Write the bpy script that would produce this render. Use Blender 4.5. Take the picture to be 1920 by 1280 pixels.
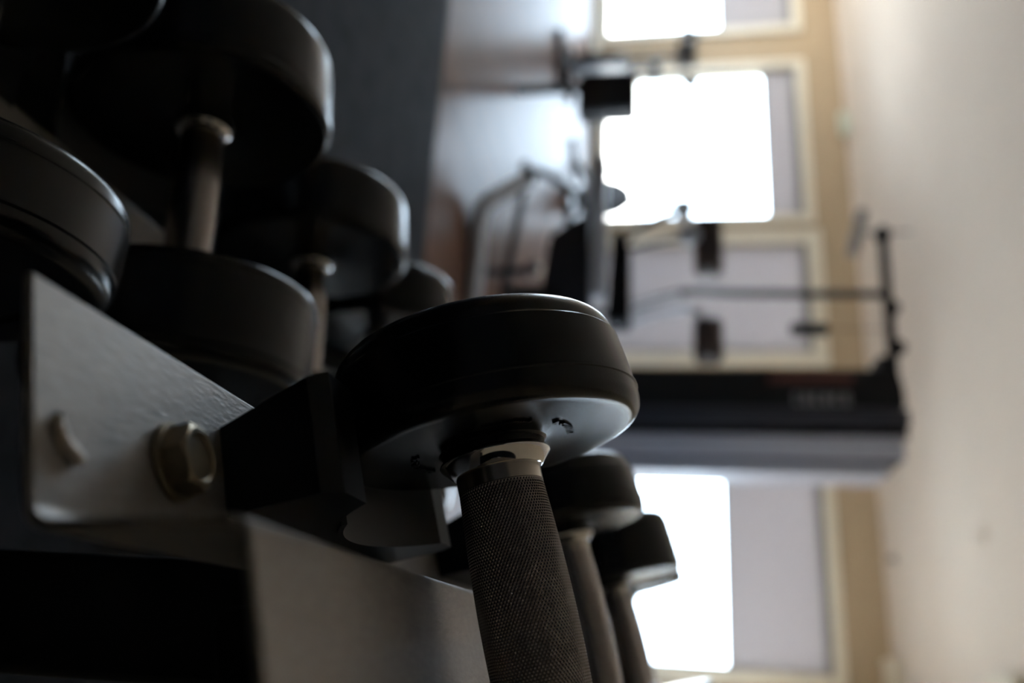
import bpy, bmesh, math, random
from mathutils import Vector, Matrix
random.seed(7)
S = bpy.context.scene
for o in list(bpy.data.objects): bpy.data.objects.remove(o, do_unlink=True)
COL = S.collection
PI = math.pi

# ------------------------------------------------------------------ camera
CAM_H = 0.80                      # eye height above the floor
FPX = 1600.0                      # focal length in pixels of a 1920 px wide frame
PITCH = math.atan2(265.0, FPX)    # looking slightly down
YAW = math.atan2(580.0, math.hypot(FPX, 265.0))   # rack runs to the right of the view axis
Fh = Vector((-math.sin(YAW), math.cos(YAW), 0))
RIGHT = Vector((math.cos(YAW), math.sin(YAW), 0))
FWD = Fh * math.cos(PITCH) - Vector((0, 0, 1)) * math.sin(PITCH)
UPV = Fh * math.sin(PITCH) + Vector((0, 0, 1)) * math.cos(PITCH)
CAM = Vector((0, 0, CAM_H))
cd = bpy.data.cameras.new('camera'); cam = bpy.data.objects.new('camera', cd); COL.objects.link(cam)
m = Matrix((UPV, -RIGHT, -FWD)).transposed().to_4x4()     # the camera is held on its side
m.translation = CAM
cam.matrix_world = m
cd.sensor_fit = 'HORIZONTAL'; cd.sensor_width = 36.0; cd.lens = 36.0 * FPX / 1920.0
cd.clip_start = 0.01; cd.clip_end = 200
cd.dof.use_dof = True; cd.dof.focus_distance = 0.335; cd.dof.aperture_fstop = 4.3
S.camera = cam

def ray(u, v): return RIGHT * ((u - 640) / FPX) + UPV * ((v - 960) / FPX) + FWD
def at(u, v, y):
    """point of the room at depth y that the photograph shows u right and v up (upright picture)"""
    r = ray(u, v); return CAM + r * (y / r.y)
def dep(u, v, d): return CAM + ray(u, v) * d

# ------------------------------------------------------------------ world, exposure
S.view_settings.view_transform = 'Standard'; S.view_settings.look = 'None'
S.view_settings.exposure = 0.22; S.view_settings.gamma = 1.0; S.view_settings.use_curve_mapping = False
S.cycles.use_denoising = True
S.cycles.max_bounces = 12; S.cycles.diffuse_bounces = 6; S.cycles.glossy_bounces = 5
S.cycles.transparent_max_bounces = 12; S.cycles.sample_clamp_indirect = 8.0
W = bpy.data.worlds.new('sky'); S.world = W; W.use_nodes = True
SKY = 12.5
nt = W.node_tree; nt.nodes.clear()
bg = nt.nodes.new('ShaderNodeBackground'); out = nt.nodes.new('ShaderNodeOutputWorld')
bg.inputs[0].default_value = (0.66, 0.83, 1.0, 1); bg.inputs[1].default_value = SKY
nt.links.new(bg.outputs[0], out.inputs[0])
sl_ = bpy.data.lights.new('sun', 'SUN'); sl_.energy = 48.0; sl_.angle = 0.01; sl_.color = (1.0, 0.97, 0.92)
so_ = bpy.data.objects.new('sun', sl_); COL.objects.link(so_)          # stands behind the building: lights the paving outside
so_.rotation_euler = Vector((0.0, 0.64, -0.77)).to_track_quat('-Z', 'Y').to_euler()

# ------------------------------------------------------------------ materials
def mat(name, col, rough=0.5, metal=0.0, noise=0.0, nscale=40.0, bump=0.0, bscale=400.0, stretch=None, spec=0.5, coat=0.0):
    M = bpy.data.materials.new(name); M.use_nodes = True
    n = M.node_tree; b = n.nodes['Principled BSDF']
    b.inputs['Base Color'].default_value = (*col, 1); b.inputs['Roughness'].default_value = rough
    b.inputs['Metallic'].default_value = metal; b.inputs['Specular IOR Level'].default_value = spec
    b.inputs['Coat Weight'].default_value = coat
    if noise or bump:
        tc = n.nodes.new('ShaderNodeTexCoord'); mp = n.nodes.new('ShaderNodeMapping')
        n.links.new(tc.outputs['Object'], mp.inputs['Vector'])
        if stretch: mp.inputs['Scale'].default_value = stretch
    if noise:
        t = n.nodes.new('ShaderNodeTexNoise'); t.inputs['Scale'].default_value = nscale; t.inputs['Detail'].default_value = 5
        n.links.new(mp.outputs[0], t.inputs['Vector'])
        r = n.nodes.new('ShaderNodeValToRGB')
        r.color_ramp.elements[0].position = 0.3; r.color_ramp.elements[1].position = 0.7
        r.color_ramp.elements[0].color = (*[c * (1 - noise) for c in col], 1)
        r.color_ramp.elements[1].color = (*[min(1, c * (1 + noise)) for c in col], 1)
        n.links.new(t.outputs['Fac'], r.inputs[0]); n.links.new(r.outputs[0], b.inputs['Base Color'])
    if bump:
        t = n.nodes.new('ShaderNodeTexNoise'); t.inputs['Scale'].default_value = bscale; t.inputs['Detail'].default_value = 3
        n.links.new(mp.outputs[0], t.inputs['Vector'])
        bp = n.nodes.new('ShaderNodeBump'); bp.inputs['Strength'].default_value = bump; bp.inputs['Distance'].default_value = 0.001
        n.links.new(t.outputs['Fac'], bp.inputs['Height']); n.links.new(bp.outputs[0], b.inputs['Normal'])
    return M

M_ureth = mat('black_urethane', (0.004, 0.004, 0.0045), 0.22, noise=0.25, nscale=60, bump=0.07, bscale=1500, spec=0.40)
M_letter = mat('raised_rubber', (0.012, 0.012, 0.013), 0.25)
M_chrome = mat('polished_chrome', (0.78, 0.79, 0.82), 0.07, 1.0)
M_steel = mat('hard_chromed_steel', (0.36, 0.33, 0.31), 0.25, 1.0, noise=0.1, nscale=300)
M_ring = mat('turned_steel', (0.52, 0.47, 0.41), 0.22, 1.0)
M_tray = mat('silver_grey_paint', (0.255, 0.232, 0.213), 0.42, 0.55, noise=0.10, nscale=500, bump=0.22, bscale=700, stretch=(1, 0.25, 1))
M_weld = mat('painted_weld', (0.50, 0.43, 0.36), 0.28, 0.4)
M_plastic = mat('black_plastic', (0.004, 0.004, 0.0045), 0.42, bump=0.1, bscale=900, spec=0.22)
M_liner = mat('grey_liner', (0.042, 0.041, 0.040), 0.55, 0.0, bump=0.1, bscale=900)
M_zinc = mat('yellow_zinc', (0.26, 0.215, 0.15), 0.38, 1.0, noise=0.15, nscale=200)
M_black = mat('black_powder_coat', (0.006, 0.006, 0.0065), 0.5, bump=0.1, bscale=500, spec=0.25)
M_tube = mat('grey_frame_tube', (0.022, 0.023, 0.026), 0.38, 0.2, noise=0.1, nscale=30)
M_silver = mat('silver_tube', (0.50, 0.53, 0.58), 0.35, 0.25, noise=0.05, nscale=30)
M_bluegrey = mat('blue_grey_shroud', (0.32, 0.33, 0.39), 0.45, 0.1, noise=0.05, nscale=30)
M_darkgrey = mat('dark_grey_shroud', (0.022, 0.023, 0.032), 0.45, 0.1, noise=0.05, nscale=30)
M_pad = mat('black_vinyl', (0.016, 0.016, 0.02), 0.45, bump=0.1, bscale=300)
M_brownpad = mat('brown_vinyl', (0.05, 0.035, 0.03), 0.5, bump=0.1, bscale=300)
M_mark = mat('pale_print', (0.22, 0.22, 0.23), 0.6, noise=0.1, nscale=80)
M_redprint = mat('dark_red_print', (0.07, 0.02, 0.015), 0.6, noise=0.1, nscale=80)
M_wall = mat('tan_wall_paint', (0.43, 0.335, 0.22), 0.8, noise=0.03, nscale=3)
M_backwall = mat('darkened_back_wall', (0.05, 0.05, 0.055), 0.8, noise=0.05, nscale=3)  # unseen back wall, coloured dark to cut light bounced onto the foreground
M_ceil = mat('warm_white_ceiling', (0.74, 0.675, 0.605), 0.9, noise=0.02, nscale=2)
M_trim = mat('cream_trim', (0.80, 0.75, 0.62), 0.5, noise=0.03, nscale=5)
M_mat = mat('black_rubber_matting', (0.010, 0.010, 0.0135), 0.85, spec=0.2, noise=0.75, nscale=14, bump=0.5, bscale=250)
M_ground = mat('pale_paving', (0.72, 0.68, 0.62), 0.9, noise=0.1, nscale=1)
M_fix = mat('cream_fixture', (0.75, 0.70, 0.58), 0.5, noise=0.03, nscale=5)
M_green = mat('pale_green_plastic', (0.62, 0.68, 0.58), 0.5, noise=0.03, nscale=5)
M_greyfix = mat('grey_plastic', (0.20, 0.20, 0.20), 0.5, noise=0.03, nscale=5)

def wood():
    M = bpy.data.materials.new('brown_wood_floor'); M.use_nodes = True
    n = M.node_tree; b = n.nodes['Principled BSDF']
    tc = n.nodes.new('ShaderNodeTexCoord'); br = n.nodes.new('ShaderNodeTexBrick')
    mp = n.nodes.new('ShaderNodeMapping'); mp.inputs['Rotation'].default_value = (0, 0, PI / 2)
    br.inputs['Scale'].default_value = 1.0; br.inputs['Brick Width'].default_value = 1.3; br.inputs['Row Height'].default_value = 0.14
    br.inputs['Mortar Size'].default_value = 0.004
    br.inputs['Color1'].default_value = (0.20, 0.105, 0.07, 1); br.inputs['Color2'].default_value = (0.15, 0.08, 0.055, 1)
    br.inputs['Mortar'].default_value = (0.05, 0.03, 0.02, 1)
    no = n.nodes.new('ShaderNodeTexNoise'); no.inputs['Scale'].default_value = 3; no.inputs['Detail'].default_value = 6
    mp2 = n.nodes.new('ShaderNodeMapping'); mp2.inputs['Scale'].default_value = (14, 1, 1)
    mx = n.nodes.new('ShaderNodeMixRGB'); mx.blend_type = 'MULTIPLY'; mx.inputs[0].default_value = 0.5
    n.links.new(tc.outputs['Object'], mp.inputs[0]); n.links.new(mp.outputs[0], br.inputs[0])
    n.links.new(tc.outputs['Object'], mp2.inputs[0]); n.links.new(mp2.outputs[0], no.inputs['Vector'])
    n.links.new(br.outputs['Color'], mx.inputs[1]); n.links.new(no.outputs['Fac'], mx.inputs[2])
    n.nodes.remove(b); o = n.nodes['Material Output']
    d = n.nodes.new('ShaderNodeBsdfDiffuse'); g = n.nodes.new('ShaderNodeBsdfGlossy'); g.inputs['Roughness'].default_value = 0.32
    fr = n.nodes.new('ShaderNodeFresnel'); fr.inputs[0].default_value = 1.35
    ml = n.nodes.new('ShaderNodeMath'); ml.operation = 'MULTIPLY'; ml.inputs[1].default_value = 0.36      # worn, almost matt varnish
    ms = n.nodes.new('ShaderNodeMixShader')
    n.links.new(mx.outputs[0], d.inputs[0]); n.links.new(fr.outputs[0], ml.inputs[0]); n.links.new(ml.outputs[0], ms.inputs[0])
    n.links.new(d.outputs[0], ms.inputs[1]); n.links.new(g.outputs[0], ms.inputs[2]); n.links.new(ms.outputs[0], o.inputs[0])
    return M
M_wood = wood()

def glass():
    M = bpy.data.materials.new('window_glass'); M.use_nodes = True
    n = M.node_tree; n.nodes.clear()
    o = n.nodes.new('ShaderNodeOutputMaterial'); mx = n.nodes.new('ShaderNodeMixShader')
    t = n.nodes.new('ShaderNodeBsdfTransparent'); g = n.nodes.new('ShaderNodeBsdfGlossy'); fr = n.nodes.new('ShaderNodeFresnel')
    g.inputs['Roughness'].default_value = 0.02; fr.inputs[0].default_value = 1.25
    n.links.new(fr.outputs[0], mx.inputs[0]); n.links.new(t.outputs[0], mx.inputs[1]); n.links.new(g.outputs[0], mx.inputs[2])
    n.links.new(mx.outputs[0], o.inputs[0]); return M
M_glass = glass()

def blindmat():
    M = bpy.data.materials.new('grey_blind_fabric'); M.use_nodes = True
    n = M.node_tree; n.nodes.clear()
    o = n.nodes.new('ShaderNodeOutputMaterial'); mx = n.nodes.new('ShaderNodeMixShader'); mx.inputs[0].default_value = 0.38
    d = n.nodes.new('ShaderNodeBsdfDiffuse'); t = n.nodes.new('ShaderNodeBsdfTranslucent')
    w = n.nodes.new('ShaderNodeTexWave'); w.inputs['Scale'].default_value = 300
    r = n.nodes.new('ShaderNodeValToRGB'); r.color_ramp.elements[0].color = (0.40, 0.39, 0.40, 1); r.color_ramp.elements[1].color = (0.44, 0.43, 0.44, 1)
    n.links.new(w.outputs['Fac'], r.inputs[0])
    n.links.new(r.outputs[0], d.inputs[0]); t.inputs[0].default_value = (0.44, 0.41, 0.41, 1)
    n.links.new(d.outputs[0], mx.inputs[1]); n.links.new(t.outputs[0], mx.inputs[2]); n.links.new(mx.outputs[0], o.inputs[0])
    return M
M_blind = blindmat()

# ------------------------------------------------------------------ mesh helpers
class MB:
    def __init__(s): s.v = []; s.f = []
    def add(s, vs, fs):
        k = len(s.v); s.v += [Vector(p) for p in vs]; s.f += [tuple(i + k for i in f) for f in fs]; return s
    def box(s, lo, hi, T=None):
        x0, y0, z0 = lo; x1, y1, z1 = hi
        vs = [Vector(p) for p in ((x0,y0,z0),(x1,y0,z0),(x1,y1,z0),(x0,y1,z0),(x0,y0,z1),(x1,y0,z1),(x1,y1,z1),(x0,y1,z1))]
        if T: vs = [T(p) for p in vs]
        return s.add(vs, [(0,3,2,1),(4,5,6,7),(0,1,5,4),(1,2,6,5),(2,3,7,6),(3,0,4,7)])
    def lathe(s, prof, n=96, T=None, axis='X', close=False):
        """prof: (along, radius) turned about the X (or Z) axis; radius 0 closes the end"""
        vs = []; fs = []; rings = []
        for a, r in prof:
            if r < 1e-7:
                rings.append([len(vs)]); vs.append((a, 0, 0) if axis == 'X' else (0, 0, a))
            else:
                rings.append(list(range(len(vs), len(vs) + n)))
                for k in range(n):
                    t = 2 * PI * k / n
                    vs.append((a, r * math.cos(t), r * math.sin(t)) if axis == 'X' else (r * math.cos(t), r * math.sin(t), a))
        for A, B in zip(rings, rings[1:]):
            for k in range(n):
                j = (k + 1) % n
                if len(A) == 1 and len(B) == 1: continue
                if len(A) == 1: fs.append((A[0], B[j], B[k]))
                elif len(B) == 1: fs.append((A[k], A[j], B[0]))
                else: fs.append((A[k], A[j], B[j], B[k]))
        vs = [Vector(p) for p in vs]
        if T: vs = [T(p) for p in vs]
        return s.add(vs, fs)
    def tube(s, pts, r, n=14, sub=6, smooth=True):
        P = [Vector(p) for p in pts]
        if smooth and len(P) > 2:
            Q = []
            E = [P[0] * 2 - P[1]] + P + [P[-1] * 2 - P[-2]]
            for i in range(1, len(E) - 2):
                for k in range(sub):
                    t = k / sub; a, b, c, d = E[i-1], E[i], E[i+1], E[i+2]
                    Q.append(0.5 * ((2*b) + (c-a)*t + (2*a-5*b+4*c-d)*t*t + (3*b-a-3*c+d)*t**3))
            Q.append(P[-1]); P = Q
        vs = []; fs = []; up = None
        for i, p in enumerate(P):
            d = (P[min(i+1, len(P)-1)] - P[max(i-1, 0)]).normalized()
            if up is None:
                up = Vector((0,0,1)) if abs(d.z) < 0.9 else Vector((1,0,0))
            up = (up - d * up.dot(d)).normalized(); sd = d.cross(up)
            rr = r[min(int(i*len(r)/len(P)), len(r)-1)] if isinstance(r, (list, tuple)) else r
            for k in range(n):
                t = 2*PI*k/n; vs.append(p + (up*math.cos(t) + sd*math.sin(t))*rr)
        for i in range(len(P)-1):
            for k in range(n):
                j = (k+1) % n; fs.append((i*n+k, i*n+j, (i+1)*n+j, (i+1)*n+k))
        fs.append(tuple(range(n))[::-1]); fs.append(tuple((len(P)-1)*n+k for k in range(n)))
        return s.add(vs, fs)
    def prism(s, poly, a, b, T):
        """closed outline poly of (p, q), pushed from a to b; T maps (p, q, w) to a point"""
        n = len(poly)
        vs = [T(p, q, a) for p, q in poly] + [T(p, q, b) for p, q in poly]
        fs = [(i, (i+1) % n, n + (i+1) % n, n + i) for i in range(n)]
        fs += [tuple(range(n))[::-1], tuple(range(n, 2*n))]
        return s.add(vs, fs)
    def build(s, name, material, parent=None, origin=None, bevel=0.0, sharp=35, kind=None, seg=3):
        me = bpy.data.meshes.new(name)
        o0 = Vector(origin) if origin is not None else Vector((0, 0, 0))
        me.from_pydata([tuple(p - o0) for p in s.v], [], s.f)
        b = bmesh.new(); b.from_mesh(me); bmesh.ops.recalc_face_normals(b, faces=b.faces); b.to_mesh(me); b.free()
        me.materials.append(material)
        for p in me.polygons: p.use_smooth = True
        me.set_sharp_from_angle(angle=math.radians(sharp))
        o = bpy.data.objects.new(name, me); COL.objects.link(o)
        if parent is not None: o.parent = parent
        elif origin is not None: o.location = o0
        if bevel:
            md = o.modifiers.new('bevel', 'BEVEL'); md.width = bevel; md.segments = seg; md.limit_method = 'ANGLE'; md.angle_limit = math.radians(40)
        if kind: o['kind'] = kind
        return o

def root(name, loc, label=None, cat=None, group=None, kind=None, rot=None):
    o = bpy.data.objects.new(name, None); COL.objects.link(o); o.empty_display_size = 0.05
    o.location = loc
    if rot is not None: o.rotation_euler = rot
    if label: o['label'] = label
    if cat: o['category'] = cat
    if group: o['group'] = group
    if kind: o['kind'] = kind
    return o

def arc(cx, cy, r, a0, a1, n):
    return [(cx + r*math.cos(a0 + (a1-a0)*k/n), cy + r*math.sin(a0 + (a1-a0)*k/n)) for k in range(n+1)]

def round_poly(P, rad, n=6, closed=False):
    out = []
    for i, p in enumerate(P):
        r = rad[i] if isinstance(rad, (list, tuple)) else rad
        if r <= 0 or (not closed and i in (0, len(P)-1)): out.append(tuple(p)); continue
        a = Vector(P[i-1]) - Vector(p); b = Vector(P[(i+1) % len(P)]) - Vector(p)
        p = Vector(p); la, lb = a.length, b.length; a.normalize(); b.normalize()
        ang = math.acos(max(-1, min(1, a.dot(b)))); d = min(r / math.tan(ang/2), 0.45*la, 0.45*lb)
        s, e = p + a*d, p + b*d
        for k in range(n+1):
            t = k/n; out.append(tuple((1-t)**2*s + 2*t*(1-t)*p + t*t*e))
    return out

# ------------------------------------------------------------------ the room
DW = 9.4                                   # far window wall
ZC = at(640, 1630, DW).z                   # ceiling height
XL, XR, YB = -9.2, 0.80, -3.5
def zx(u, v): p = at(u, v, DW); return p.x, p.z
sill = zx(270, 1131)[1]
head = zx(270, 1500)[1]
holes = []                                 # x0, x1, z0, z1
W1 = (zx(-190, 1250)[0], zx(61, 1250)[0], sill, head)
W2 = (zx(137, 1300)[0], zx(408, 1300)[0], sill, head)
D1 = (zx(459, 1300)[0], zx(661, 1300)[0], 0.02, head)
W4 = (zx(873, 1400)[0], zx(1259, 1400)[0], sill, head)
holes = [W1, W2, D1, W4]
def wall_mesh(a0, a1, z0, z1, hs, T):
    xs = sorted({a0, a1, *[h[0] for h in hs], *[h[1] for h in hs]}); zs = sorted({z0, z1, *[h[2] for h in hs], *[h[3] for h in hs]})
    b = MB()
    for x, X in zip(xs, xs[1:]):
        for z, Z in zip(zs, zs[1:]):
            c = ((x+X)/2, (z+Z)/2)
            if any(h[0] < c[0] < h[1] and h[2] < c[1] < h[3] for h in hs): continue
            b.box((x, 0, z), (X, 0.18, Z), T)
    return b
wall_mesh(XL, XR, 0, ZC, holes, lambda p: Vector((p.x, DW + p.y, p.z))).build('wall_far', M_wall, kind='structure')
LW_ADDED = [(6.5, 8.4, 0.4, head)]     # unseen side window left of the view, added to brighten the room
wall_mesh(YB, DW + 0.18, 0, ZC, LW_ADDED, lambda p: Vector((XL - p.y, p.x, p.z))).build('wall_left', M_wall, kind='structure')
RW_ADDED = [(3.0, 3.9, 0.75, 1.75), (5.6, 6.2, 0.5, 1.8), (7.6, 8.5, 0.5, 1.9)]      # unseen side windows right of the view, added and sized for their bluish light
wall_mesh(YB, DW + 0.18, 0, ZC, RW_ADDED, lambda p: Vector((XR + p.y, p.x, p.z))).build('wall_right', M_wall, kind='structure')
MB().box((XL, YB - 0.15, 0), (XR, YB, ZC)).build('wall_back', M_backwall, kind='structure')
MB().box((XL - 0.2, YB - 0.2, ZC), (XR + 0.2, DW + 0.2, ZC + 0.12)).build('ceiling', M_ceil, kind='structure')
MB().box((XL - 0.2, YB - 0.2, -0.12), (XR + 0.2, DW + 0.2, 0)).build('floor', M_wood, kind='structure')
MB().box((-40, -30, -0.35), (40, 60, -0.25)).build('ground', M_ground, kind='structure')
MB().box((XL + 0.02, YB + 0.02, 0), (XR - 0.01, 2.62, 0.012)).build('floor_matting', M_mat, bevel=0.003, kind='structure')
bb = MB()
xs = [XL] + [c for h in (D1,) for c in (h[0] - 0.2, h[1] + 0.2)] + [XR]
bb.box((xs[0], DW - 0.02, 0), (xs[1], DW, 0.10)); bb.box((xs[2], DW - 0.02, 0), (xs[3], DW, 0.10))
bb.build('baseboard_far', M_trim, bevel=0.004, kind='structure')
# cream strip where the far wall meets the ceiling
MB().box((XL, DW - 0.03, ZC - 0.05), (XR, DW, ZC)).build('trim_1', M_ceil, kind='structure')

def window(name, h, door=False):
    x0, x1, z0, z1 = h; r = root(name, ((x0+x1)/2, DW, z0), kind='structure')
    t = 0.16 if door else 0.11; b = MB()
    b.box((x0 - t, DW - 0.04, z0 - (0 if door else 0.0)), (x0, DW + 0.02, z1 + t)); b.box((x1, DW - 0.04, z0), (x1 + t, DW + 0.02, z1 + t))
    b.box((x0, DW - 0.04, z1), (x1, DW + 0.02, z1 + t))
    b.build('window_trim', M_trim, r, r.location, bevel=0.006, kind='structure')
    f = MB(); w = 0.045
    f.box((x0, DW + 0.05, z0), (x0 + w, DW + 0.11, z1)); f.box((x1 - w, DW + 0.05, z0), (x1, DW + 0.11, z1))
    f.box((x0 + w, DW + 0.05, z1 - w), (x1 - w, DW + 0.11, z1)); f.box((x0 + w, DW + 0.05, z0), (x1 - w, DW + 0.11, z0 + w))
    f.build('window_frame', M_trim, r, r.location, bevel=0.004, kind='structure')
    MB().box((x0 + w, DW + 0.078, z0 + w), (x1 - w, DW + 0.082, z1 - w)).build('pane', M_glass, r, r.location, kind='structure')
    if not door:
        MB().box((x0 - t, DW - 0.07, z0 - 0.05), (x1 + t, DW + 0.05, z0)).build('window_sill', M_trim, r, r.location, bevel=0.005, kind='structure')
window('window_1', W1); window('window_2', W2); window('door_1', D1, True); window('window_3', W4)
for i, (a, b_, c, d) in enumerate(LW_ADDED):
    f = MB(); w = 0.06
    f.box((XL - 0.11, a, c), (XL - 0.05, a + w, d)); f.box((XL - 0.11, b_ - w, c), (XL - 0.05, b_, d))
    f.box((XL - 0.11, a, d - w), (XL - 0.05, b_, d)); f.box((XL - 0.11, a, c), (XL - 0.05, b_, c + w))
    f.build('window_%d' % (4 + i), M_trim, kind='structure')  # frame of the added window, out of view

for i, (a, b_, c, d) in enumerate(RW_ADDED):
    f = MB(); w = 0.06
    f.box((XR + 0.05, a, c), (XR + 0.11, a + w, d)); f.box((XR + 0.05, b_ - w, c), (XR + 0.11, b_, d))
    f.box((XR + 0.05, a, d - w), (XR + 0.11, b_, d)); f.box((XR + 0.05, a, c), (XR + 0.11, b_, c + w))
    f.build('window_%d' % (6 + i), M_trim, kind='structure')  # frames of the added right-hand windows, out of view
def portal(x, y, z, w, h, rot):
    l = bpy.data.lights.new('window_portal', 'AREA'); l.shape = 'RECTANGLE'; l.size = w; l.size_y = h
    l.cycles.is_portal = True
    o = bpy.data.objects.new('window_portal', l); COL.objects.link(o); o.location = (x, y, z); o.rotation_euler = rot
for h in holes: portal((h[0]+h[1])/2, DW + 0.15, (h[2]+h[3])/2, h[1]-h[0], h[3]-h[2], (-PI/2, 0, 0))
for a, b_, c, d in LW_ADDED: portal(XL - 0.15, (a+b_)/2, (c+d)/2, b_-a, d-c, (PI/2, 0, -PI/2))

for a, b_, c, d in RW_ADDED: portal(XR + 0.15, (a+b_)/2, (c+d)/2, b_-a, d-c, (PI/2, 0, PI/2))

def blind(h, zb, label):
    x0, x1, z0, z1 = h; r = root('roller_blind', ((x0+x1)/2, DW + 0.03, zb), label, 'blind', 'roller blinds on the far wall')
    MB().box((x0 + 0.012, DW + 0.022, zb), (x1 - 0.012, DW + 0.025, z1 - 0.06)).build('blind_fabric', M_blind, r, r.location)
    MB().box((x0 + 0.005, DW + 0.0, z1 - 0.075), (x1 - 0.005, DW + 0.045, z1)).build('headbox', M_greyfix, r, r.location, bevel=0.006)
    MB().box((x0 + 0.012, DW + 0.016, zb - 0.025), (x1 - 0.012, DW + 0.031, zb)).build('bottom_bar', M_greyfix, r, r.location, bevel=0.004)
blind(W1, zx(20, 1350)[1], 'grey roller blind in the window cut off by the frame, beside the bike')
blind(W2, zx(270, 1437)[1], 'short grey roller blind over the bright window beside the dark seat pad')
blind(D1, 0.05, 'grey roller blind pulled all the way down in the cream-framed door')
blind(W4, zx(1066, 1363)[1], 'deep blue-grey roller blind over the window behind the row of dumbbells')

# ------------------------------------------------------------------ tilted rack frames
def frame(o, deg):
    a = math.radians(deg); X = Vector((math.cos(a), 0, math.sin(a))); N = Vector((-math.sin(a), 0, math.cos(a))); Y = Vector((0, 1, 0))
    return lambda x, y, n: o + X*x + Y*y + N*n
A_UP, A_LO = 15.2, 4.0
O_UP = dep(842, 925, 0.36)                 # inner face centre of the nearest upper dumbbell
O_LO = dep(250, 380, 0.70)                 # same for the second lower dumbbell
FU, FL = frame(O_UP, A_UP), frame(O_LO, A_LO)

# ------------------------------------------------------------------ dumbbells
def head_profile(R, T):
    P = [(-0.0015, 0.0), (-0.0015, 0.0200), (0.001, 0.0212)]
    P = [(-0.0030, 0.0), (-0.0030, 0.0212), (-0.0026, 0.0216), (-0.0004, 0.0220), (0.0006, 0.0232), (0.0011, 0.0262), (0.0010, R*0.60)]
    ri = 0.0065
    P += [(0.0004, R - ri - 0.004)] + [(ri - ri*math.cos(t), R - ri + ri*math.sin(t)) for t in [PI/2*k/8 for k in range(9)]]
    P += [(0.0108, R), (0.0112, R + 0.0005), (0.0120, R + 0.0004), (0.0124, R - 0.0002), (T*0.5, R - 0.0010), (T - 0.0118, R - 0.0022), (T - 0.0108, R - 0.0030)]
    c = 0.0105
    P += [(T - c + c*math.sin(t), R - 0.0032 - c*0.95*(1-math.cos(t))) for t in [PI/2*k/8 for k in range(1, 9)]]
    P += [(T, R*0.62), (T - 0.002, R*0.60), (T - 0.002, 0.0)]
    return P
def knurl_mesh(L, r_end, r_mid, fine):
    """grip turned about X, its skin cut into diamonds by two crossing sets of grooves"""
    n_around = 80
    b = MB()
    if not fine:
        prof = [(-L/2 + L*k/24, r_end + (r_mid - r_end)*math.sin(PI*k/24)) for k in range(25)]
        return b.lathe([(prof[0][0], 0)] + prof + [(prof[-1][0], 0)], 48)
    na = n_around*8; pitch = 0.0023; nx = int(round(L/pitch*8)); vs = []; fs = []
    tri = lambda t: abs((t % 1.0) - 0.5)*2            # 1 in the groove (t integer), 0 on the ridge
    for i in range(nx + 1):
        x = -L/2 + L*i/nx; rr = r_end + (r_mid - r_end)*math.sin(PI*i/nx)
        q = i/4.0
        for k in range(na):
            p = k/4.0
            g = max(tri(p + q), tri(p - q)) if False else max(tri((p + q)*0.5), tri((p - q)*0.5))
            fade = min(1, i/5, (nx-i)/5)
            h = -0.00060*max(0, (g - 0.35)/0.65)*fade
            t = 2*PI*k/na; vs.append((x, (rr+h)*math.cos(t), (rr+h)*math.sin(t)))
    for i in range(nx):
        for k in range(na):
            j = (k+1) % na; fs.append((i*na+k, i*na+j, (i+1)*na+j, (i+1)*na+k))
    fs.append(tuple(range(na))[::-1]); fs.append(tuple(nx*na + k for k in range(na)))
    return b.add(vs, fs)
def letters_mesh(rad, s0):
    """rings of small raised characters moulded round the collar"""
    rnd = random.Random(3); res = []
    for a0, a1 in ((-10, 40), (62, 104), (150, 205), (245, 300)):
        b = MB(); res.append(b)
        n = int((a1 - a0)/5.2)
        for k in range(n):
            t = math.radians(a0 + (a1-a0)*k/n)
            for q in range(rnd.choice((2, 3, 3))):
                dr = rnd.uniform(-0.0016, 0.0016); dt = rnd.uniform(-0.0013, 0.0013)
                vert = rnd.random() < 0.5; lr, lt = (0.0014, 0.0003) if vert else (0.0003, 0.0009)
                er = Vector((0, math.cos(t), math.sin(t))); et = Vector((0, -math.sin(t), math.cos(t)))
                c = er*(rad + (0 if vert else dr)) + et*dt
                b.box((-1, -1, -1), (1, 1, 1), lambda p: c + er*(p.x*lr) + et*(p.y*lt) + Vector((s0 - 0.00035 + p.z*0.0007, 0, 0)))
    return res
def make_dumbbell(R, T, L, hr, label, group, fine=False):
    r = root('dumbbell', (0, 0, 0), label, 'dumbbell', group)
    C = Vector((0, 0, R))
    for sgn in (1, -1):
        fl = lambda p, s=sgn: Vector(((L/2 + p.x)*s, p.y*s, p.z)) + C
        h = MB().lathe(head_profile(R, T), 160 if fine else 96, fl).build('head', M_ureth, r, sharp=28)
        if fine and sgn == -1:
            for lm in letters_mesh(0.0335, 0.0011):
                lm.v = [fl(p) for p in lm.v]
                lm.build('raised_lettering', M_letter, h)
        cr = hr + 0.0058
        MB().lathe([(-0.0030, 0), (-0.0030, cr - 0.0022), (-0.0032, cr - 0.0012), (-0.0037, cr - 0.0004), (-0.0045, cr), (-0.0053, cr - 0.0003), (-0.0060, cr - 0.0009), (-0.0102, hr + 0.0012), (-0.0104, hr + 0.0005), (-0.0104, 0)], 96, fl).build('collar', M_chrome, r, sharp=50)
        MB().lathe([(-0.0104, 0), (-0.0104, hr), (-0.0168, hr), (-0.0168, 0)], 64, fl).build('end_ring', M_ring, r)
    kb = knurl_mesh(L - 2*0.0168, hr - 0.0001, hr + 0.0018, fine); kb.v = [p + C for p in kb.v]
    g = kb.build('grip', M_steel, r, sharp=80 if not fine else 180)
    g['label'] = 'knurled steel grip'
    return r
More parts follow.
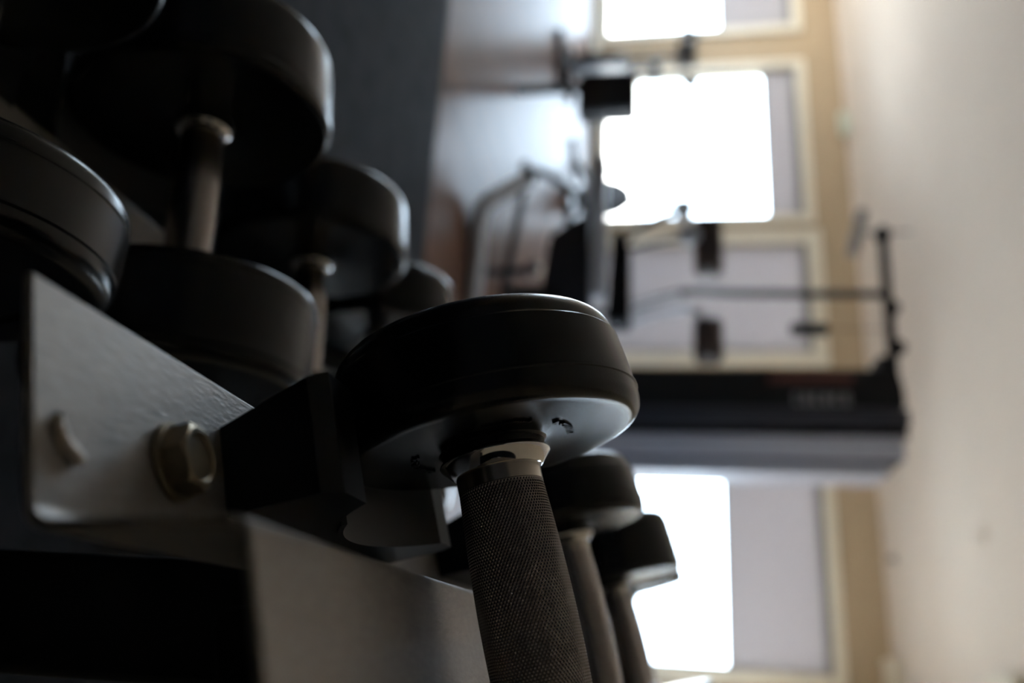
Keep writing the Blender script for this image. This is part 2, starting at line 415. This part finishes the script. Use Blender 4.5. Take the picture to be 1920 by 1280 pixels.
def place(r, F, deg, x, y, n, R, L):
    """inner left face centre at local (x, y, n): the empty sits under the middle of the grip"""
    r.location = F(x + L/2, y, n - R); r.rotation_euler = (0, -math.radians(deg), 0)
def dup(src, label):
    c = src.copy(); COL.objects.link(c); c['label'] = label
    for ch in src.children:
        k = ch.copy(); COL.objects.link(k); k.parent = c
        for g in ch.children:
            d = g.copy(); COL.objects.link(d); d.parent = k
    return c
LU, LL = 0.140, 0.155
d = make_dumbbell(0.065, 0.046, LU, 0.0178, 'sharp black dumbbell with chrome collar and knurled grip, nearest on the upper rack', 'dumbbells on the upper tier', True)
place(d, FU, A_UP, 0, 0, 0, 0.065, LU)
UP = [(0, 0, 0, 0.065)]
d2 = make_dumbbell(0.065, 0.046, LU, 0.0172, 'black dumbbell directly behind the sharp one on the upper rack', 'dumbbells on the upper tier')
place(d2, FU, A_UP, -0.004, 0.300, 0, 0.065, LU); UP.append((-0.004, 0.300, 0, 0.065))
d3 = make_dumbbell(0.090, 0.072, LU, 0.0172, 'blurred larger black dumbbell third along the upper rack', 'dumbbells on the upper tier')
place(d3, FU, A_UP, 0.006, 0.745, 0.014, 0.090, LU); UP.append((0.006, 0.745, 0.014, 0.090))
d4 = make_dumbbell(0.096, 0.078, LU, 0.0172, 'most distant black dumbbell at the far end of the upper rack', 'dumbbells on the upper tier')
place(d4, FU, A_UP, 0.006, 1.015, 0.0205, 0.096, LU); UP.append((0.006, 1.015, 0.0205, 0.096))
RL, TL = 0.1025, 0.075
RA, XA = 0.0975, 0.030; NA = RA - RL
da = make_dumbbell(RA, 0.050, LL, 0.0168, 'thinner black dumbbell nearest on the lower rack, its head behind the bare plate corner', 'dumbbells on the lower tier')
place(da, FL, A_LO, XA, -0.235, NA, RA, LL)
dl = make_dumbbell(RL, TL, LL, 0.0168, 'heavy black dumbbell on the lower rack, grip in full view below the matting', 'dumbbells on the lower tier')
place(dl, FL, A_LO, -0.006, 0, 0, RL, LL)
LO = [-0.235, 0.0, 0.24, 0.48]
for y, lab in zip(LO[2:], ('third heavy black dumbbell along the lower rack, with a glinting collar', 'farthest heavy black dumbbell on the lower rack, only a rim showing')):
    k = dup(dl, lab); place(k, FL, A_LO, 0.004, y, 0, RL, LL)

# ------------------------------------------------------------------ the rack
rack = root('dumbbell_rack', (0.0, 1.0, 0), 'silver grey two-tier steel dumbbell rack with black saddles', 'rack')
RO = rack.location
def tray(F, nb, hh, y0, y1, xm):
    """hat-shaped sheet: two low flanges with a raised middle; nb = flange level, hh = level of the raised middle"""
    top = [(-0.0240, nb), (0.0372, nb), (0.0478, hh), (2*xm - 0.0478, hh), (2*xm - 0.0372, nb), (2*xm + 0.0240, nb)]
    t = 0.0026
    up = round_poly(top, [0, 0.0055, 0.0045, 0.0045, 0.0055, 0])
    low = round_poly([(-0.0240, nb - t), (0.0372 + t*0.8, nb - t), (0.0478 + t*0.8, hh - t), (2*xm - 0.0478 - t*0.8, hh - t), (2*xm - 0.0372 - t*0.8, nb - t), (2*xm + 0.0240, nb - t)], [0, 0.0055+t, 0.0025, 0.0025, 0.0055+t, 0])
    b = MB(); n = len(up); m_ = len(low)
    assert n == m_
    vs = [F(p[0], y0, p[1]) for p in up] + [F(p[0], y0, p[1]) for p in low] + [F(p[0], y1, p[1]) for p in up] + [F(p[0], y1, p[1]) for p in low]
    fs = []
    for i in range(n-1):
        fs += [(i, i+1, 2*n+i+1, 2*n+i), (n+i, 3*n+i, 3*n+i+1, n+i+1), (i, n+i, n+i+1, i+1), (2*n+i, 2*n+i+1, 3*n+i+1, 3*n+i)]
    fs += [(0, 2*n, 3*n, n), (n-1, 2*n-1, 4*n-1, 3*n-1)]
    return b.add(vs, fs)
NB, NH = -0.0790, -0.0302
tr = tray(FU, NB, NH, -0.1795, 1.30, LU/2).build('upper_tray', M_tray, rack, RO, bevel=0.0008, sharp=30, seg=2)
NBL = -(RL + 0.0135)
tl = tray(FL, NBL, NBL + 0.049, -0.46, 0.85, LL/2).build('lower_tray', M_tray, rack, RO, bevel=0.0008, sharp=30, seg=2)
# the little raised run of weld on the near flange
wp = [(0.0112, -0.1715), (0.0150, -0.1712), (0.0182, -0.1695), (0.0200, -0.1665), (0.0212, -0.1640)]
MB().tube([FU(x, y, NB + 0.0010) for x, y in wp], [0.0012, 0.0017, 0.0019, 0.0021, 0.0019], 12, 6).build('weld_bead', M_weld, rack, RO, sharp=80)
# hexagon bolts
def bolt(F, x, y, n):
    tilt = 0.35
    T = lambda p: F(x + p.x*math.cos(tilt) - p.y*math.sin(tilt), y + p.x*math.sin(tilt) + p.y*math.cos(tilt), n + p.z)
    o = MB().lathe([(0, 0), (0, 0.0118), (0.0004, 0.0122), (0.0016, 0.0122), (0.0020, 0.0118), (0.0020, 0)], 64, T, 'Z').build('bolt', M_zinc, rack, RO, sharp=40)
    b = MB()
    # hexagonal prism whose top corners are turned off by a cone
    R6 = 0.0106; n6 = 12*6; vs = []; ring = []
    def hexr(t):
        a = (t % (PI/3)) - PI/6; return R6*math.cos(PI/6)/math.cos(a)
    rows = [0.0020, 0.0021, None, None]
    for k in range(n6):
        t = 2*PI*k/n6; r_ = hexr(t); ztop = 0.0090 - max(0, (r_ - 0.0091))*0.8
        c, s_ = math.cos(t), math.sin(t)
        vs += [(r_*c, r_*s_, 0.0020), (r_*c, r_*s_, ztop), (0.0088*c, 0.0088*s_, 0.0091), (0.0076*c, 0.0076*s_, 0.0091), (0.0068*c, 0.0068*s_, 0.0082)]
    fs = []
    for k in range(n6):
        j = (k+1) % n6
        for q in range(4): fs.append((5*k+q, 5*j+q, 5*j+q+1, 5*k+q+1))
    fs.append(tuple(5*k+4 for k in range(n6)))
    b.add([T(Vector(p)) for p in vs], fs).build('hex_head', M_zinc, o, RO, sharp=25)
# o has rack as parent with the same origin, so the head shares its space
bolt(FU, 0.0118, -0.1180, NB)
bolt(FU, LU - 0.0118, -0.1180, NB)

def saddle(F, x, y, n0, R, nb, sgn):
    """moulded cradle: black body on the flange with two arms, grey liner in the hollow; n0 = axis level"""
    rc = R + 0.0076; cn = n0 + 0.0046               # hollow radius and centre: the head touches at the bottom
    yb = R + 0.0205; tn = n0 - 0.041*R/0.065 
    xo0, xo1 = (-0.046, 0.0245)                    # along the grip: under the head .. towards the middle
    X = lambda q: x + q if sgn < 0 else x + LENS[F] - q
    # arm outline in the y-n plane, hollow cut out
    a = math.acos(max(-1, min(1, (cn - tn)/rc)))
    hol = [(rc*math.sin(t), cn - rc*math.cos(t)) for t in [a - 2*a*k/28 for k in range(29)]]
    out = [(-yb + 0.006, tn), (-yb, tn - 0.006), (-yb, nb), (yb, nb), (yb, tn - 0.006), (yb - 0.006, tn)]
    poly = hol + out
    b = MB(); n = len(poly); vs = []
    # left side leans out as it rises
    for side in (0, 1):
        for p, q in poly:
            k = (q - nb)/max(1e-6, (tn - nb))
            xx = (-0.0075 - 0.0125*max(0, min(1, k))*1.0) if side == 0 else (0.0228)
            vs.append(F(X(xx), y + p, q))
    fs = [(i, (i+1) % n, n + (i+1) % n, n + i) for i in range(n)]
    b.add(vs, fs)
    # end caps as a strip from hollow to outline keep the concave face clean
    for off in (0, n):
        h = len(hol)
        idx_out = [off + h + 5, off + h + 4, off + h + 3, off + h + 2, off + h + 1, off + h + 0]
        mid = h//2
        # right half (hol[0..mid]) with right part of outline, left half with the left part
        b.f.append(tuple([off + i for i in range(0, mid+1)] + [off + h + 2, off + h + 3, off + h + 4, off + h + 5]) if False else (off + 0, off + 1, off + h + 5))
        R_ = [off + h + 5, off + h + 4, off + h + 3]
        for i in range(1, mid): b.f.append((off + i, off + i + 1, R_[1] if i < mid*0.35 else R_[2]))
        b.f.append((off + 1, R_[1], R_[0]))
        k = int(math.ceil(mid*0.35)); b.f.append((off + k, R_[2], R_[1]))
        L_ = [off + h + 0, off + h + 1, off + h + 2]; e = h - 1
        for i in range(mid, e): b.f.append((off + i, off + i + 1, L_[1] if (e - i - 1) < mid*0.35 else L_[2]))
        b.f.append((off + e, L_[0], L_[1]))
        k = e - int(math.ceil(mid*0.35)); b.f.append((off + k, L_[1], L_[2]))
        b.f.append((off + mid, L_[2], R_[2]))
    s = b.build('saddle', M_plastic, rack, RO, sharp=30, bevel=0.0)
    # liner: thin curved sheet in the hollow
    l = MB(); rows = []
    for rr in (rc - 0.0002, rc - 0.0024):
        for xx in (-0.030, 0.0243):
            rows.append([F(X(xx), y + rr*math.sin(t), cn - rr*math.cos(t)) for t in [(-a*0.62) + (a*0.62 + a*0.98)*k/40 for k in range(41)]])
    vv = [p for r_ in rows for p in r_]; m_ = 41; ff = []
    for i in range(m_-1):
        ff += [(i, i+1, m_+i+1, m_+i), (2*m_+i, 3*m_+i, 3*m_+i+1, 2*m_+i+1), (i, 2*m_+i, 2*m_+i+1, i+1), (m_+i, m_+i+1, 3*m_+i+1, 3*m_+i)]
    ff += [(0, m_, 3*m_, 2*m_), (m_-1, 3*m_-1, 4*m_-1, 2*m_-1)]
    ln = l.add(vv, ff).build('cradle_liner', M_liner, s, RO, sharp=30)
    ln['label'] = 'grey curved liner'
LENS = {FU: LU, FL: LL}
for x, y, n_, R in UP:
    for sg in (-1, 1): saddle(FU, x, y, n_, R, NB, sg)
for y in LO:
    for sg in (-1, 1): saddle(FL, *((XA if sg < 0 else XA, y, NA, RA) if y == LO[0] else (0, y, 0.0, RL)), NBL, sg)
# slot in the nearest cradle liner
sl = MB(); rr = 0.0702
def slotT(p): 
    t = -0.14 + p.y*0.05; return FU(0.0085 + p.x*0.0065, rr*math.sin(t), 0.0046 - (rr + p.z)*math.cos(t))
sl.box((-1, -1, -0.0006), (1, 1, 0.0006), slotT).build('drain_slot', M_black, rack, RO)
# cross beams, uprights and feet
def beam(name, F, x0, x1, y0, y1, n0, n1):
    return MB().box((x0, y0, n0), (x1, y1, n1), lambda p: F(p.x, p.y, p.z)).build(name, M_black, rack, RO, bevel=0.004)
for y in (-0.100, 1.15):
    beam('cross_beam', FU, 0.0535, 0.0865, y, y + 0.05, NB - 0.002, NH - 0.003)
for y in (-0.30, 0.70):
    beam('cross_beam', FL, 0.0560, 0.0990, y, y + 0.05, NBL - 0.002, NBL + 0.0455)
for yy in (O_UP.y + 0.06, O_UP.y + 1.10):
    px = O_UP.x + 0.075
    MB().box((px - 0.028, yy - 0.028, 0.06), (px + 0.028, yy + 0.028, O_UP.z - 0.060)).build('upright', M_black, rack, RO, bevel=0.004)
    MB().box((px - 0.55, yy - 0.03, 0.012), (px + 0.25, yy + 0.03, 0.062)).build('foot', M_black, rack, RO, bevel=0.006)
    q = FL(LL/2, 0, NBL - 0.004)
    MB().box((q.x - 0.03, yy - 0.025, q.z - 0.05), (px + 0.02, yy + 0.025, q.z - 0.002)).build('bracket_arm', M_black, rack, RO, bevel=0.004)
    MB().box((O_UP.x + 0.045, yy - 0.025, FU(0.06, 0, NB).z - 0.045), (px + 0.028, yy + 0.025, FU(0.06, 0, NB).z - 0.003)).build('bracket_arm', M_black, rack, RO, bevel=0.004)

# ------------------------------------------------------------------ cable machine in front of the door
YT = 4.8
def xz(u, v, y=YT): p = at(u, v, y); return p
cm = root('cable_machine', (at(775, 1300, YT).x, YT, 0), 'tall black cable machine with a top crossbar, in front of the cream-framed door', 'gym machine')
CO = cm.location
xa, xb, xc, xd, xe = [at(u, 1450, YT).x for u in (691, 762, 797, 812, 866)]
zt = at(775, 1708, YT).z; zl = at(700, 1685, YT).z
b = MB()
poly = [(xa, 0.02), (xb, 0.02), (xb, zt - 0.02), (xa + 0.10, zl + 0.02), (xa, zl)]
b.prism(round_poly(poly, [0, 0, 0.03, 0.05, 0.02], 4, True), YT, YT + 0.45, lambda p, q, w: Vector((p, w, q))).build('front_shroud', M_black, cm, CO, bevel=0.006)
b = MB().box((xb, YT + 0.02, 0.02), (xc - 0.012, YT + 0.45, zt)).build('side_shroud', M_darkgrey, cm, CO, bevel=0.006)
b = MB().box((xc - 0.012, YT + 0.05, 0.02), (xd, YT + 0.42, zt - 0.01)).build('gap_panel', M_black, cm, CO)
b = MB().box((xd, YT + 0.02, 0.02), (xe - 0.03, YT + 0.40, zt - 0.04)).build('rear_column', M_bluegrey, cm, CO, bevel=0.01)
b = MB().box((xe - 0.03, YT + 0.04, 0.02), (xe - 0.012, YT + 0.40, zt - 0.07)).build('edge_strip', M_darkgrey, cm, CO)
b = MB().box((xe - 0.012, YT + 0.06, 0.02), (xe + 0.05, YT + 0.40, zt - 0.12)).build('rear_column', M_bluegrey, cm, CO, bevel=0.01)
# print on the shroud: a block of pale upright characters and a dark red stripe
lb = MB(); z0, z1 = at(745, 1488, YT).z, at(745, 1600, YT).z
for k in range(6):
    za = z0 + (z1-z0)*k/6; zb_ = za + (z1-z0)/6*0.66
    xl, xr = xb - 0.085, xb - 0.012
    lb.box((xl, YT - 0.002, za), (xl + 0.014, YT + 0.001, zb_)); lb.box((xr - 0.014, YT - 0.002, za), (xr, YT + 0.001, zb_))
    lb.box((xl, YT - 0.002, za), (xr, YT + 0.001, za + 0.012))
    if k % 2: lb.box((xl, YT - 0.002, zb_ - 0.012), (xr, YT + 0.001, zb_))
lb.build('printed_lettering', M_mark, cm, CO)
MB().box((xa + 0.035, YT - 0.002, at(715, 1440, YT).z), (xa + 0.085, YT + 0.001, at(715, 1600, YT).z)).build('red_stripe', M_redprint, cm, CO)
MB().box((xa - 0.02, YT - 0.06, 0), (xe + 0.08, YT + 0.50, 0.05)).build('base', M_black, cm, CO, bevel=0.01)
# crossbar to the slim post
MB().tube([at(438, 1655, YT + 0.2), at(560, 1664, YT + 0.2), at(700, 1676, YT + 0.2)], 0.030, 16, 6).build('crossbar', M_black, cm, CO)
MB().lathe([(-0.055, 0), (-0.05, 0.028), (-0.02, 0.052), (0.02, 0.052), (0.05, 0.028), (0.055, 0)], 24, lambda p: at(440, 1654, YT + 0.2) + p).build('end_cap', M_black, cm, CO)
for u, v in ((578, 1672), (652, 1683)):
    q = at(u, v, YT + 0.2)
    MB().lathe([(-0.02, 0), (-0.02, 0.045), (-0.008, 0.038), (0.008, 0.038), (0.02, 0.045), (0.02, 0)], 32, lambda p: q + Vector((p.y, p.x, p.z))).build('pulley', M_black, cm, CO)
MB().box((at(655, 1650, YT).x, YT + 0.1, at(655, 1655, YT).z), (xa + 0.02, YT + 0.3, zl)).build('top_bracket', M_black, cm, CO, bevel=0.01)
pp = [at(552, 1655, YT + 0.2), at(551, 1500, YT + 0.2), at(549, 1360, YT + 0.2), at(546, 1290, YT + 0.2), at(562, 1230, YT + 0.2), at(578, 1180, YT + 0.2)]
bot = at(590, 1100, YT + 0.2); pp += [bot, Vector((bot.x, bot.y, 0.0))]
MB().tube(pp, 0.026, 16, 8).build('slim_post', M_tube, cm, CO)
# grip hanging from the crossbar on its cable
qa, qb = at(617, 1482, YT + 0.2), at(617, 1552, YT + 0.2)
MB().tube([qa, qb], 0.040, 18, smooth=False).build('hanging_grip', M_black, cm, CO, bevel=0.012)
MB().tube([qb, at(617, 1672, YT + 0.2)], 0.003, 8, smooth=False).build('cable', M_tube, cm, CO)

# ------------------------------------------------------------------ seated weight machine
YM = 4.1
wm = root('weight_machine', (at(450, 1000, YM).x, YM, 0), 'seated weight machine of bent grey tubes with black pads, beside the cable machine', 'gym machine')
WO = wm.location
def tb(name, pts, r, m_, y=YM, down=None, **k):
    P = [at(u, v, y + (dy[0] if dy else 0)) for u, v, *dy in pts]
    if down is not None: P.append(Vector((P[-1].x, P[-1].y, 0.0)))
    return MB().tube(P, r, 16, 8, **k).build(name, m_, wm, WO)
def flo(u, v):                       # point on the floor
    r = ray(u, v); return CAM + r*(-CAM_H/r.z)
fl0 = flo(560, 868).y
P = [at(760, 868, fl0), at(560, 868, fl0), at(480, 868, fl0), at(425, 880, fl0), at(385, 910, fl0), at(358, 950, fl0 + 0.1), at(338, 985, fl0 + 0.2)]
for p in P: p.z = max(p.z, 0.043)
MB().tube(P, 0.042, 18, 8).build('floor_tube', M_silver, wm, WO)
apex = at(318, 986, fl0 + 0.2)
MB().tube([apex, at(400, 974, fl0 + 0.15), at(480, 956, fl0 + 0.1), at(560, 945, fl0 + 0.1), at(700, 930, fl0 + 0.1)], 0.018, 14, 8).build('lower_tube', M_tube, wm, WO)
MB().tube([at(305, 985, fl0 + 0.2), apex, at(330, 1030, fl0 + 0.2), at(368, 1085, fl0 + 0.3), at(400, 1108, fl0 + 0.35)], 0.02, 14, 8).build('upper_tube', M_tube, wm, WO)
MB().tube([at(345, 990, fl0 + 0.2), at(318, 992, fl0 + 0.2)], 0.034, 14, smooth=False).build('joint', M_black, wm, WO, bevel=0.006)
# seat rail with the pad at its end
MB().tube([at(198, 1112, YM), at(345, 1112, YM)], 0.012, 14, smooth=False).build('rail_end', M_black, wm, WO)
b = MB(); p0, p1 = at(300, 1128, YM), at(560, 1122, YM)
b.box((p0.x, YM - 0.04, p0.z - 0.045), (p1.x, YM + 0.04, p0.z + 0.035)).build('seat_rail', M_silver, wm, WO, bevel=0.012)
def pad(name, u0, u1, v0, v1, y, thick, m_, rnd=0.03):
    a, c = at((u0+u1)/2, (v0+v1)/2, y), None
    x0, x1 = at(u0, (v0+v1)/2, y).x, at(u1, (v0+v1)/2, y).x; z0, z1 = at((u0+u1)/2, v0, y).z, at((u0+u1)/2, v1, y).z
    return MB().box((x0, y, z0), (x1, y + thick, z1)).build(name, m_, wm, WO, bevel=rnd, seg=5)
pad('seat_pad', 131, 204, 1082, 1195, YM - 0.05, 0.16, M_pad, 0.035)
b = MB()
b.tube([at(165, 1085, YM + 0.03), at(168, 1000, YM + 0.05)], 0.03, 14, smooth=False)
q = at(168, 1000, YM + 0.05)
b.v = [Vector(v) for v in b.v]
b.build('seat_stem', M_tube, wm, WO)
MB().tube([q, Vector((q.x, q.y, 0.0))], 0.03, 14, smooth=False).build('seat_post', M_tube, wm, WO)
# dark weight housing below the rail, and the heavy post behind it
MB().prism(round_poly([(at(395, 1100, YM).x, at(400, 1088, YM).z), (at(430, 1100, YM).x, at(430, 1030, YM).z), (at(600, 1100, YM).x, at(600, 1000, YM).z), (at(600, 1100, YM).x, at(600, 1105, YM).z), (at(345, 1100, YM).x, at(345, 1106, YM).z)], 0.03, 4, True), YM + 0.05, YM + 0.2, lambda p, q, w: Vector((p, w, q))).build('weight_housing', M_pad, wm, WO, bevel=0.01)
x0, x1 = at(432, 1160, YM).x, at(600, 1160, YM).x
MB().prism(round_poly([(x0, at(432, 1168, YM).z), (at(470, 1160, YM).x, at(470, 1182, YM).z), (x1, at(600, 1182, YM).z), (x1, at(600, 1135, YM).z), (x0, at(432, 1148, YM).z)], 0.02, 4, True), YM + 0.0, YM + 0.18, lambda p, q, w: Vector((p, w, q))).build('upper_housing', M_black, wm, WO, bevel=0.01)
q = at(560, 1050, YM + 0.1); MB().box((q.x - 0.06, q.y - 0.05, 0), (q.x + 0.06, q.y + 0.05, q.z)).build('pedestal', M_black, wm, WO, bevel=0.008)
q = at(505, 1000, fl0 + 0.1)
MB().lathe([(-0.03, 0), (-0.03, 0.03), (0, 0.045), (0.02, 0.03), (0.026, 0)], 32, lambda p: q + Vector((p.y, -p.x, p.z))).build('adjuster_knob', M_chrome, wm, WO)
MB().tube([q + Vector((0, 0.02, 0)), Vector((q.x, q.y + 0.02, 0.0))], 0.02, 12, smooth=False).build('knob_stem', M_tube, wm, WO)
# two padded press arms
tb('press_arm', [(470, 1160), (440, 1185), (418, 1215), (400, 1255), (389, 1290), (395, 1325)], 0.016, M_tube, YM + 0.1)
tb('press_arm', [(610, 1150), (600, 1190), (586, 1240), (580, 1290), (592, 1320)], 0.018, M_silver, YM + 0.1)
tb('press_arm', [(590, 1160), (572, 1195), (560, 1240), (552, 1275)], 0.012, M_silver, YM + 0.05)
pad('press_pad', 400, 506, 1303, 1356, YM + 0.05, 0.14, M_brownpad, 0.04)
pad('press_pad', 590, 672, 1302, 1358, YM + 0.05, 0.14, M_brownpad, 0.04)
q = at(440, 1292, YM + 0.03)
MB().lathe([(-0.03, 0), (-0.03, 0.055), (0.0, 0.06), (0.03, 0.05), (0.03, 0)], 32, lambda p: q + Vector((p.z, p.x, p.y))).build('pivot_disc', M_silver, wm, WO)
tb('pivot_bar', [(470, 1165), (455, 1230), (445, 1290)], 0.012, M_tube, YM + 0.06)

# ------------------------------------------------------------------ exercise bikes by the window
def bike(u, y, face, label):
    c = at(u, 1200, y); r = root('exercise_bike', (c.x, y, 0), label, 'exercise bike', 'exercise bikes by the windows'); o = r.location
    T = lambda x, yy, z: Vector((o.x + x*math.cos(face) - yy*math.sin(face), o.y + x*math.sin(face) + yy*math.cos(face), z))
    def t(name, pts, rad, m_, **k): return MB().tube([T(*p) for p in pts], rad, 14, 8, **k).build(name, m_, r, o)
    t('foot', [(-0.25, -0.45, 0.03), (0.25, -0.45, 0.03)], 0.03, M_black, smooth=False); t('foot', [(-0.25, 0.45, 0.03), (0.25, 0.45, 0.03)], 0.03, M_black, smooth=False)
    t('frame', [(0, -0.45, 0.05), (0, -0.1, 0.22), (0, 0.45, 0.05)], 0.03, M_tube)
    t('seat_post', [(0, 0.22, 0.15), (0, 0.30, 0.78)], 0.022, M_silver, smooth=False)
    t('front_post', [(0, -0.25, 0.15), (0, -0.38, 1.0)], 0.026, M_tube, smooth=False)
    MB().lathe([(-0.05, 0), (-0.05, 0.24), (-0.02, 0.27), (0.02, 0.27), (0.05, 0.24), (0.05, 0)], 40, lambda p: T(p.x, -0.22 + p.y, 0.34 + p.z)).build('flywheel_housing', M_darkgrey, r, o)
    s = MB().prism(round_poly([(-0.03, -0.16), (0.03, -0.16), (0.11, 0.10), (0.08, 0.14), (-0.08, 0.14), (-0.11, 0.10)], 0.02, 4, True), 0.78, 0.86, lambda p, q, w: T(p, 0.30 + q, w)); s.build('saddle', M_pad, r, o, bevel=0.02)
    t('handlebar', [(-0.20, -0.22, 1.10), (-0.20, -0.36, 1.05), (0, -0.40, 1.0), (0.20, -0.36, 1.05), (0.20, -0.22, 1.10)], 0.014, M_silver)
    for sx in (-1, 1): t('grip', [(sx*0.20, -0.26, 1.08), (sx*0.20, -0.10, 1.14)], 0.048, M_black, smooth=False)
    MB().box((-0.10, -0.02, -0.07), (0.10, 0.02, 0.07), lambda p: T(p.x, -0.42 + p.y, 1.08 + p.z)).build('console', M_greyfix, r, o, bevel=0.01)
    for sx in (-1, 1):
        t('crank', [(sx*0.07, -0.05, 0.32), (sx*0.08, -0.05 + 0.15*sx, 0.26)], 0.01, M_silver, smooth=False)
        MB().box((-0.05, -0.04, -0.012), (0.05, 0.04, 0.012), lambda p: T(sx*0.13 + p.x, -0.05 + 0.15*sx + p.y, 0.26 + p.z)).build('pedal', M_black, r, o, bevel=0.004)
bike(122, 6.3, 0.5, 'dark exercise bike with two black grips, in front of the wall between two windows')
bike(345, 7.2, 1.1, 'exercise bike with one black grip against the bright window, behind the silver seat rail')

# ------------------------------------------------------------------ small fittings
q = at(235, 1582, DW)
el = MB().box((q.x - 0.16, DW - 0.07, q.z - 0.055), (q.x + 0.16, DW, q.z + 0.055)).build('emergency_light', M_green, None, (q.x, DW, q.z), bevel=0.01)
el['label'] = 'pale green emergency light box high on the tan wall over a window'; el['category'] = 'light'
sp = root('wall_speaker', (at(430, 1600, 7.6).x, 7.6, ZC), 'slim grey speaker hanging tilted below the ceiling near the crossbar end', 'speaker')
qa, qb = at(395, 1618, 7.6), at(478, 1597, 7.6)
MB().tube([qa, qb], 0.055, 16, smooth=False).build('speaker_body', M_greyfix, sp, sp.location, bevel=0.015)
mid = (qa + qb)/2
MB().tube([mid, Vector((mid.x, mid.y, ZC))], 0.012, 10, smooth=False).build('hanger', M_greyfix, sp, sp.location)
def ceil_pt(u, v):
    r = ray(u, v); return CAM + r*((ZC - CAM_H)/r.z)
q = ceil_pt(1048, 1678)
s_ = MB().lathe([(0, 0), (0, 0.05), (-0.012, 0.05), (-0.02, 0.018), (-0.06, 0.016), (-0.065, 0.035), (-0.07, 0)], 24, lambda p: q + p, 'Z').build('sprinkler', M_greyfix, None, q)
s_['label'] = 'small grey sprinkler on the ceiling above the blue-grey blind'; s_['category'] = 'sprinkler'
q2 = ceil_pt(1005, 1845)
s_ = MB().lathe([(0, 0), (0, 0.055), (-0.02, 0.052), (-0.035, 0.035), (-0.036, 0)], 32, lambda p: q2 + p, 'Z').build('smoke_detector', M_ceil, None, q2)
s_['label'] = 'round pale smoke detector on the plain ceiling'; s_['category'] = 'smoke detector'
def clight(u, v, w, l, hgt, label):
    q = ceil_pt(u, v); r = root('ceiling_light', q, label, 'ceiling light', 'cream ceiling lights')
    MB().box((q.x - w/2, q.y - l/2, ZC - hgt), (q.x + w/2, q.y + l/2, ZC)).build('light_body', M_fix, r, q, bevel=0.03)
    MB().box((q.x - w/2 + 0.03, q.y - l/2 + 0.03, ZC - hgt - 0.006), (q.x + w/2 - 0.03, q.y + l/2 - 0.03, ZC - hgt + 0.005)).build('diffuser', M_fix, r, q, bevel=0.004)
clight(1268, 1672, 0.34, 0.9, 0.14, 'cream box ceiling light nearer the window wall')
clight(1285, 1905, 0.14, 0.5, 0.10, 'cream box ceiling light nearer the viewer, cut by the frame edge')
